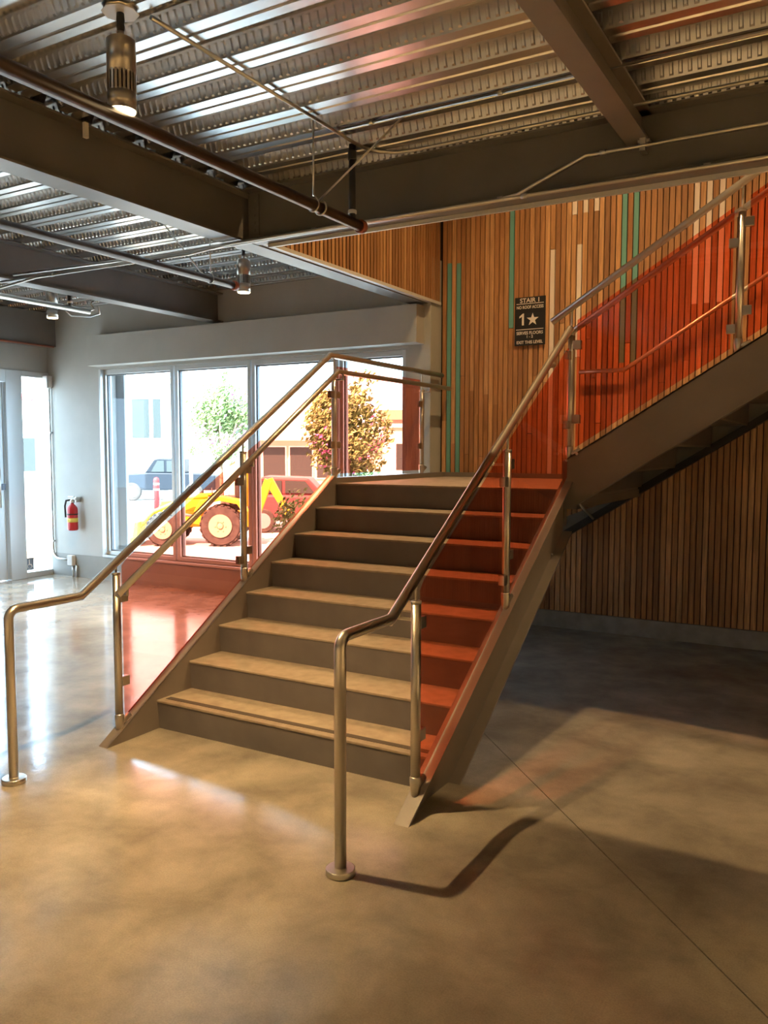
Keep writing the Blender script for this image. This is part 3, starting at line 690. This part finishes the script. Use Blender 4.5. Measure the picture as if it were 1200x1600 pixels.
# ================================================================== OUTSIDE
GZ = -.35
ASPH = noisy('sunlit_asphalt', (.30, .29, .28), (.40, .39, .37), .9, scale=2)
SIDEW = noisy('pavement', (.42, .40, .37), (.52, .50, .46), .9, scale=3)
SOIL = noisy('soil', (.14, .09, .06), (.24, .16, .10), .95, scale=12)
PALE = noisy('pale_render', (.66, .65, .60), (.74, .73, .68), .9, scale=1)
BEIGE = noisy('beige_render', (.46, .40, .32), (.52, .46, .38), .9, scale=1)
DGLASS = mat('dark_glass', (.035, .045, .045), .3, 0, .15)
TYRE = noisy('tyre_rubber', (.035, .032, .03), (.06, .055, .05), .95, scale=10, spec=.1)
YEL = mat('machine_yellow', (.60, .33, .02), .5, 0, .2); RIM = mat('pale_rim', (.34, .28, .18), .6, 0, .2)
DBLUE = mat('dark_car_paint', (.014, .019, .026), .5, 0, .1); CARRED = mat('maroon_car_paint', (.13, .045, .05), .4, 0, .15)
CHROME = mat('bright_rim', (.22, .23, .24), .5, .3, .2)
LEAF = noisy('leaf_green', (.10, .17, .05), (.26, .33, .13), .7, scale=3, coord='World')
FLOWER = noisy('magenta_flower', (.50, .10, .33), (.70, .28, .52), .7, scale=3, coord='World')
BARK = mat('bark', (.16, .11, .07), .9)
BLUECOL = mat('grey_paint', (.30, .31, .32), .8)
tag(B('ground', -70, 40, 4.35, 90, GZ-.3, GZ, ASPH), kind='structure')
tag(B('ground_side', -70, -6.1, -20, 4.35, GZ-.3, GZ, ASPH), kind='structure')
tag(B('ground_front', -6.1, 40, -30, -8.2, GZ-.3, GZ, ASPH), kind='structure')
tag(B('sidewalk', -12, 8, 4.9, 7.0, GZ, GZ+.14, SIDEW), kind='structure')
tag(B('sidewalk_side', -8.4, -6.1, -8, 4.9, GZ, -.05, SIDEW), kind='structure')
tag(B('planting_bed', -6.1, 2, 4.3, 4.9, GZ, GZ+.30, SOIL), kind='structure')
oc = B('exterior_column', -5.10, -4.66, 4.06, 4.11, GZ, 3.6, BLUECOL, None, .01); oc['kind'] = 'structure'

def frame_at(px, py, dist, ground=GZ):
    p = pix(px, py, dist); return Vector((p.x, p.y, ground))
def local(base, yaw=YAW): return Matrix.Translation(base) @ Matrix.Rotation(yaw, 4, 'Z')
class LB:        # builds parts in a thing's own axes: x along the picture, y away, z up
    def __init__(s, name, base, label, cat, yaw=YAW, group=None):
        s.t = thing(name, base, label, cat, group); s.m = local(base, yaw)
    def part(s, name, mb, m, parent=None, bevel=0.): return mb.xf(s.m).build(name, m, parent or s.t, bevel=bevel)
def wheel_mb(x, y, r, w, n=28): return MB().lathe([(r*.55, -w/2), (r*.9, -w/2), (r, -w*.33), (r, w*.33), (r*.9, w/2), (r*.55, w/2)], (x, y, r), n, 'y')
# --- far building with openings
fb = LB('far_building', frame_at(215, 700, 42), 'white low building with open windows across the street behind the pickup', 'building')
fb.part('wall', MB().box(-12, 9, 0, .4, 0, 5.2), PALE)
fb.part('roof_edge', MB().box(-12.2, 9.2, -.3, .6, 5.2, 5.5), BEIGE)
for a, b in ((-1.02, -.52), (-.22, .62), (.80, 1.18), (4.6, 5.6)):
    w = fb.part('window', MB().box(a-.06, b+.06, -.08, .02, 2.52, 4.56), PALE)
    fb.part('pane', MB().box(a, b, -.10, -.06, 2.6, 4.5), DGLASS, w)
# --- building seen through the second railing bay
mbld = LB('shop_building', frame_at(440, 700, 34), 'low flat-roofed shop with wide dark windows behind the parked car', 'building')
mbld.part('wall', MB().box(-2.2, 5.5, 0, .4, 0, 2.42), BEIGE)
mbld.part('roof_edge', MB().box(-2.5, 5.8, -.5, .6, 2.42, 2.68), PALE)
for a in (-.75, .35, 1.45, 2.6):
    w = mbld.part('window', MB().box(a-.05, a+.95, -.06, .02, .85, 2.2), PALE)
    mbld.part('pane', MB().box(a, a+.9, -.08, -.05, .9, 2.15), DGLASS, w)
# --- nearer building at the right edge of the glazing
nb = LB('brown_building', frame_at(600, 700, 17), 'plain brown building with a banded parapet beyond the last window', 'building')
nb.part('wall', MB().box(-.03, 5.0, 0, 3, 0, 2.66), BEIGE)
nb.part('parapet', MB().box(-.12, 5.1, -.1, 3, 2.66, 2.86), mat('parapet_brown', (.30, .22, .16), .8))
nb.part('cornice_band', MB().box(-.06, 5.04, -.05, 3, 2.50, 2.58), PALE)
w = nb.part('window', MB().box(.22, .62, -.04, .02, 1.6, 2.2), PALE); nb.part('pane', MB().box(.25, .59, -.06, -.03, 1.63, 2.17), DGLASS, w)
nb.part('door', MB().box(.12, .5, -.04, .02, .0, 1.25), mat('door_brown', (.22, .15, .10), .6))

# --- pickup truck
pk = LB('pickup_truck', frame_at(244, 776, 34.8), 'dark blue pickup truck parked across the street behind the bollard', 'truck')
pk.part('body', MB().prism([(-1.35, .42), (2.6, .42), (2.6, 1.02), (1.9, 1.10), (-.05, 1.12), (-1.2, 1.05), (-1.38, .8)], 'y', -.85, .85), DBLUE, bevel=.05)
cab = pk.part('cab', MB().prism([(-.25, 1.10), (1.35, 1.10), (1.25, 1.66), (.35, 1.70), (.15, 1.66)], 'y', -.75, .75), DBLUE, bevel=.05)
pk.part('side_window', MB().prism([(.02, 1.15), (.55, 1.15), (.55, 1.60), (.28, 1.60)], 'y', -.765, -.745), DGLASS, cab)
pk.part('side_window', MB().prism([(.65, 1.15), (1.2, 1.15), (1.15, 1.60), (.65, 1.60)], 'y', -.765, -.745), DGLASS, cab)
pk.part('bumper', MB().box(-1.48, -1.30, -.84, .84, .42, .62), CHROME)
for x in (-.72, 1.75):
    w = pk.part('wheel', wheel_mb(x, -.78, .36, .24), TYRE)
    pk.part('hub', MB().lathe([(0, -.13), (.22, -.12), (.23, -.05)], (x, -.78, .36), 18, 'y'), CHROME, w)
# --- bollard
bo = LB('bollard', frame_at(245, 790, 27.5), 'red bollard with white bands standing in front of the pickup', 'bollard')
bo.part('post', MB().lathe([(.09, 0), (.09, 1.05), (.07, 1.12), (0, 1.15)], (0, 0, 0), 18), mat('bollard_red', (.50, .03, .03), .6, 0, .1))
for z in (.72, .90): bo.part('band', MB().lathe([(.093, z), (.093, z+.06)], (0, 0, 0), 18), PALE)

# --- wheel loader / tractor
tr = LB('wheel_loader', frame_at(352, 840, 18.0), 'yellow wheel loader with a huge tyre parked outside the windows', 'loader')
for x, y, r, w in ((0, -.35, .44, .34), (-1.22, -.35, .36, .30), (0, .55, .44, .34), (-1.22, .55, .36, .30)):
    wh = tr.part('wheel', wheel_mb(x, y, r, w), TYRE)
    lug = MB()
    for k in range(20):
        a = 2*PI*k/20; m = Matrix.Translation((x, y, r)) @ Matrix.Rotation(a, 4, 'Y')
        for sg in (-1, 1):
            lug.add([m @ Vector(v) for v in [(-.03, sg*w*.05, r*.97), (.03, sg*w*.05, r*.97), (.075, sg*w*.5, r*.94), (.02, sg*w*.5, r*.94), (-.03, sg*w*.05, r*1.04), (.03, sg*w*.05, r*1.04), (.075, sg*w*.5, r*1.0), (.02, sg*w*.5, r*1.0)]],
                    [(3, 2, 1, 0), (4, 5, 6, 7), (0, 1, 5, 4), (1, 2, 6, 5), (2, 3, 7, 6), (3, 0, 4, 7)])
    tr.part('tread_lug', lug, TYRE, wh)
    tr.part('rim', MB().lathe([(r*.18, -.02), (r*.2, .02), (r*.46, .05), (r*.52, -.01), (r*.56, -.02)], (x, y-w/2, r), 24, 'y'), RIM, wh)
    hb = MB().lathe([(0, -.05), (r*.13, -.04), (r*.16, .03)], (x, y-w/2, r), 16, 'y')
    for k in range(6):
        a = PI/3*k; hb.lathe([(r*.04, -.035), (r*.04, .02)], (x+r*.25*math.cos(a), y-w/2, r+r*.25*math.sin(a)), 8, 'y')
    tr.part('hub', hb, RIM, wh)
tr.part('chassis', MB().box(-1.5, .55, -.12, .32, .38, .72), YEL, bevel=.03)
tr.part('hood', MB().prism([(-1.45, .70), (-.45, .70), (-.42, 1.02), (-1.35, .95)], 'y', -.10, .30), YEL, bevel=.03)
tr.part('fender', MB().prism([(-.55, .74), (-.42, .98), (.0, 1.06), (.42, .98), (.55, .74), (.47, .74), (.36, .90), (0, .97), (-.36, .90), (-.47, .74)], 'y', -.55, -.14), YEL, bevel=.01)
tr.part('seat', MB().box(-.05, .3, -.05, .27, .95, 1.05).box(.22, .32, -.05, .27, 1.0, 1.35), BLACK, bevel=.02)
tr.part('roll_bar', MB().tube([(.42, -.16, .8), (.42, -.16, 1.62), (.42, .36, 1.62), (.42, .36, .8)], .035, 10), YEL)
for y in (-.30, .50):
    tr.part('loader_arm', MB().tube([(-.30, y, 1.05), (-.75, y, 1.02), (-1.45, y, .72), (-1.75, y, .40)], .045, 8), YEL)
    tr.part('ram', MB().tube([(-.55, y, .62), (-1.25, y, .74)], .03, 8), CHROME)
tr.part('backhoe_boom', MB().prism([(.55, .55), (.72, .55), (1.02, 1.35), (.86, 1.42)], 'y', .02, .18), YEL, bevel=.01)
tr.part('backhoe_dipper', MB().prism([(.84, 1.38), (1.02, 1.44), (1.45, .62), (1.34, .56)], 'y', .03, .17), YEL, bevel=.01)
tr.part('bucket', MB().prism([(-1.75, .10), (-2.15, .06), (-2.2, .12), (-1.85, .20), (-1.80, .52), (-1.72, .52)], 'y', -.55, .75), YEL, bevel=.01)
tr.part('control_levers', MB().tube([(-.25, 0, .95), (-.28, 0, 1.22)], .012, 6).tube([(-.18, .1, .95), (-.2, .1, 1.2)], .012, 6), BLACK)

# --- parked car
car = LB('parked_car', frame_at(452, 800, 21), 'maroon hatchback parked in front of the flat-roofed shop', 'car')
car.part('body', MB().prism([(-.95, .30), (1.9, .30), (2.0, .55), (1.9, .80), (.9, .92), (-.9, .95), (-1.0, .6)], 'y', -.8, .8), CARRED, bevel=.06)
cb = car.part('cabin', MB().prism([(-.88, .93), (.95, .91), (.55, 1.34), (-.6, 1.38), (-.8, 1.25)], 'y', -.68, .68), CARRED, bevel=.05)
car.part('side_window', MB().prism([(-.70, .98), (-.1, .98), (-.1, 1.29), (-.58, 1.29)], 'y', -.70, -.66), DGLASS, cb)
car.part('side_window', MB().prism([(-.02, .98), (.72, .97), (.48, 1.27), (-.02, 1.29)], 'y', -.70, -.66), DGLASS, cb)
for x in (-.55, 1.3):
    w = car.part('wheel', wheel_mb(x, -.74, .30, .2), TYRE); car.part('hub', MB().lathe([(0, -.11), (.19, -.105), (.2, -.04)], (x, -.74, .30), 18, 'y'), CHROME, w)

# --- trees
def tree(base, trunk_h, cx, cz, rx, rz, n, label, leaf=.05, flowers=0, sprigs=(), trunk_r=.05):
    t = thing('flowering_tree', base, label, 'tree'); b = Vector(base)
    rnd = random.Random(int(base[0]*100))
    tk = MB().tube([b, b+Vector((.03, 0, trunk_h*.5)), b+Vector((cx*.6, 0, trunk_h)), b+Vector((cx, 0, cz))], trunk_r, 10)
    for k in range(7):
        a = k*.9; tk.tube([b+Vector((cx*.6, 0, trunk_h)), b+Vector((cx+rx*.6*math.cos(a), rx*.6*math.sin(a), cz+rz*.35*math.sin(k*2.1)))], trunk_r*.35, 6)
    tk.build('trunk', BARK, t)
    lf, fl = MB(), MB()
    def put(mb, p, s):
        d = Vector((rnd.gauss(0, 1), rnd.gauss(0, 1), rnd.gauss(0, 1))).normalized(); u = d.orthogonal().normalized(); w = d.cross(u)
        mb.add([p-u*s, p-w*s*.5+d*s*.2, p+u*s, p+w*s*.5+d*s*.2], [(0, 1, 2, 3)])
    clumps = [Vector((rnd.gauss(0, .45), rnd.gauss(0, .45), rnd.gauss(0, .45))) for _ in range(26)]
    c = b+Vector((cx, 0, cz))
    for k in range(n):
        q = rnd.choice(clumps)+Vector((rnd.gauss(0, .22), rnd.gauss(0, .22), rnd.gauss(0, .22)))
        if q.length > 1.25: continue
        p = c+Vector((q.x*rx, q.y*rx, q.z*rz)); put(lf, p, leaf*rnd.uniform(.6, 1.3))
        if k < flowers:
            q = q.normalized()*rnd.uniform(.8, 1.05); q.z = -abs(q.z)*.7 if rnd.random() < .6 else q.z
            put(fl, c+Vector((q.x*rx, q.y*rx, q.z*rz)), leaf*.9)
    for (ax, az, bx, bz) in sprigs:
        for k in range(60):
            f = rnd.random(); put(lf, c+Vector((ax+(bx-ax)*f+rnd.gauss(0, .035), rnd.gauss(0, .05), az+(bz-az)*f+rnd.gauss(0, .03))), leaf)
    o = lf.build('foliage', LEAF, t); o['kind'] = 'stuff'
    if flowers: o = fl.build('flowers', FLOWER, t); o['kind'] = 'stuff'
    return t
b1 = frame_at(345, 700, 21.5)
tree(b1, 1.55, 0, 2.70, .88, .88, 7000, 'round leafy tree with magenta flowers behind the yellow loader', 0.06, 450, ((.1, .7, .2, 1.35),))
b2 = frame_at(543, 700, 12.5)
tree(b2, 1.25, 0, 2.26, .56, .62, 6500, 'dense bushy tree with upright sprigs next to the brown building', .045, 260, ((-.1, .5, -.14, 1.2), (.1, .45, .28, 1.15), (.2, .3, .45, .95)))
b3 = frame_at(462, 700, 11)
tree(b3, .6, 0, 1.05, .30, .42, 900, 'thin young shrub in front of the maroon car', .035)
# utility pole, side street things
up_ = LB('utility_pole', frame_at(298, 700, 30), 'slender pale utility pole behind the flowering tree', 'pole')
up_.part('shaft', MB().tube([(0, 0, 0), (0, 0, 5.2)], .06, 10), PALE)
up_.part('crossarm', MB().box(-.5, .5, -.04, .04, 4.7, 4.8), BARK)
pl = LB('planter_box', Vector((-8.0, 4.95, GZ)), 'weathered timber planter box outside the sidelight', 'planter', .35)
pl.part('box', MB().box(-.35, .55, -.2, .2, .05, .40), BARK, bevel=.01); pl.part('soil_fill', MB().box(-.31, .51, -.17, .17, .40, .42), SOIL)
pl.part('feet', MB().box(-.3, -.2, -.15, .15, 0, .05).box(.4, .5, -.15, .15, 0, .05), BARK)
sp = LB('sign_post', frame_at(53, 700, 17.5), 'thin grey street post outside the sidelight', 'post')
sp.part('shaft', MB().tube([(0, 0, 0), (0, 0, 1.35)], .025, 8), GALV_PIPE); sp.part('base_plate', MB().lathe([(.09, 0), (.09, .02)], (0, 0, 0), 12), GALV_PIPE)
sb = LB('red_awning_shop', frame_at(55, 700, 40), 'white shopfront with a red awning far beyond the sidelight', 'building')
sb.part('wall', MB().box(-6, 3.0, 0, .4, 0, 4.6), PALE)
for k in range(6): sb.part('awning_stripe', MB().prism([(-1.05, 4.1), (-.1, 4.6), (-.1, 4.66), (-1.05, 4.16)], 'x', -1.2+k*.44, -.98+k*.44), mat('awning_red', (.55, .05, .06), .7))
w = sb.part('window', MB().box(-.9, .6, -.06, .02, 1.0, 2.6), PALE); sb.part('pane', MB().box(-.84, .54, -.08, -.04, 1.06, 2.54), DGLASS, w)
gt = MB(); rnd = random.Random(3); gb = Vector((-3.02, 4.55, GZ+.30))
for k in range(70):
    a = rnd.uniform(0, 2*PI); ln = rnd.uniform(.12, .30); lean = rnd.uniform(.1, .8); o = Vector((rnd.gauss(0, .07), rnd.gauss(0, .05), 0))
    d = Vector((math.cos(a)*lean, math.sin(a)*lean, 1)).normalized()*ln; s_ = Vector((-math.sin(a), math.cos(a), 0))*.004
    gt.add([gb+o-s_, gb+o+s_, gb+o+d*.6+s_*.7, gb+o+d+Vector((math.cos(a), math.sin(a), -.3))*.04*lean], [(0, 1, 2, 3)])
g = gt.build('grass_tuft', LEAF, None); tag(g, 'dry grass tuft growing in the soil bed outside the windows', 'grass')
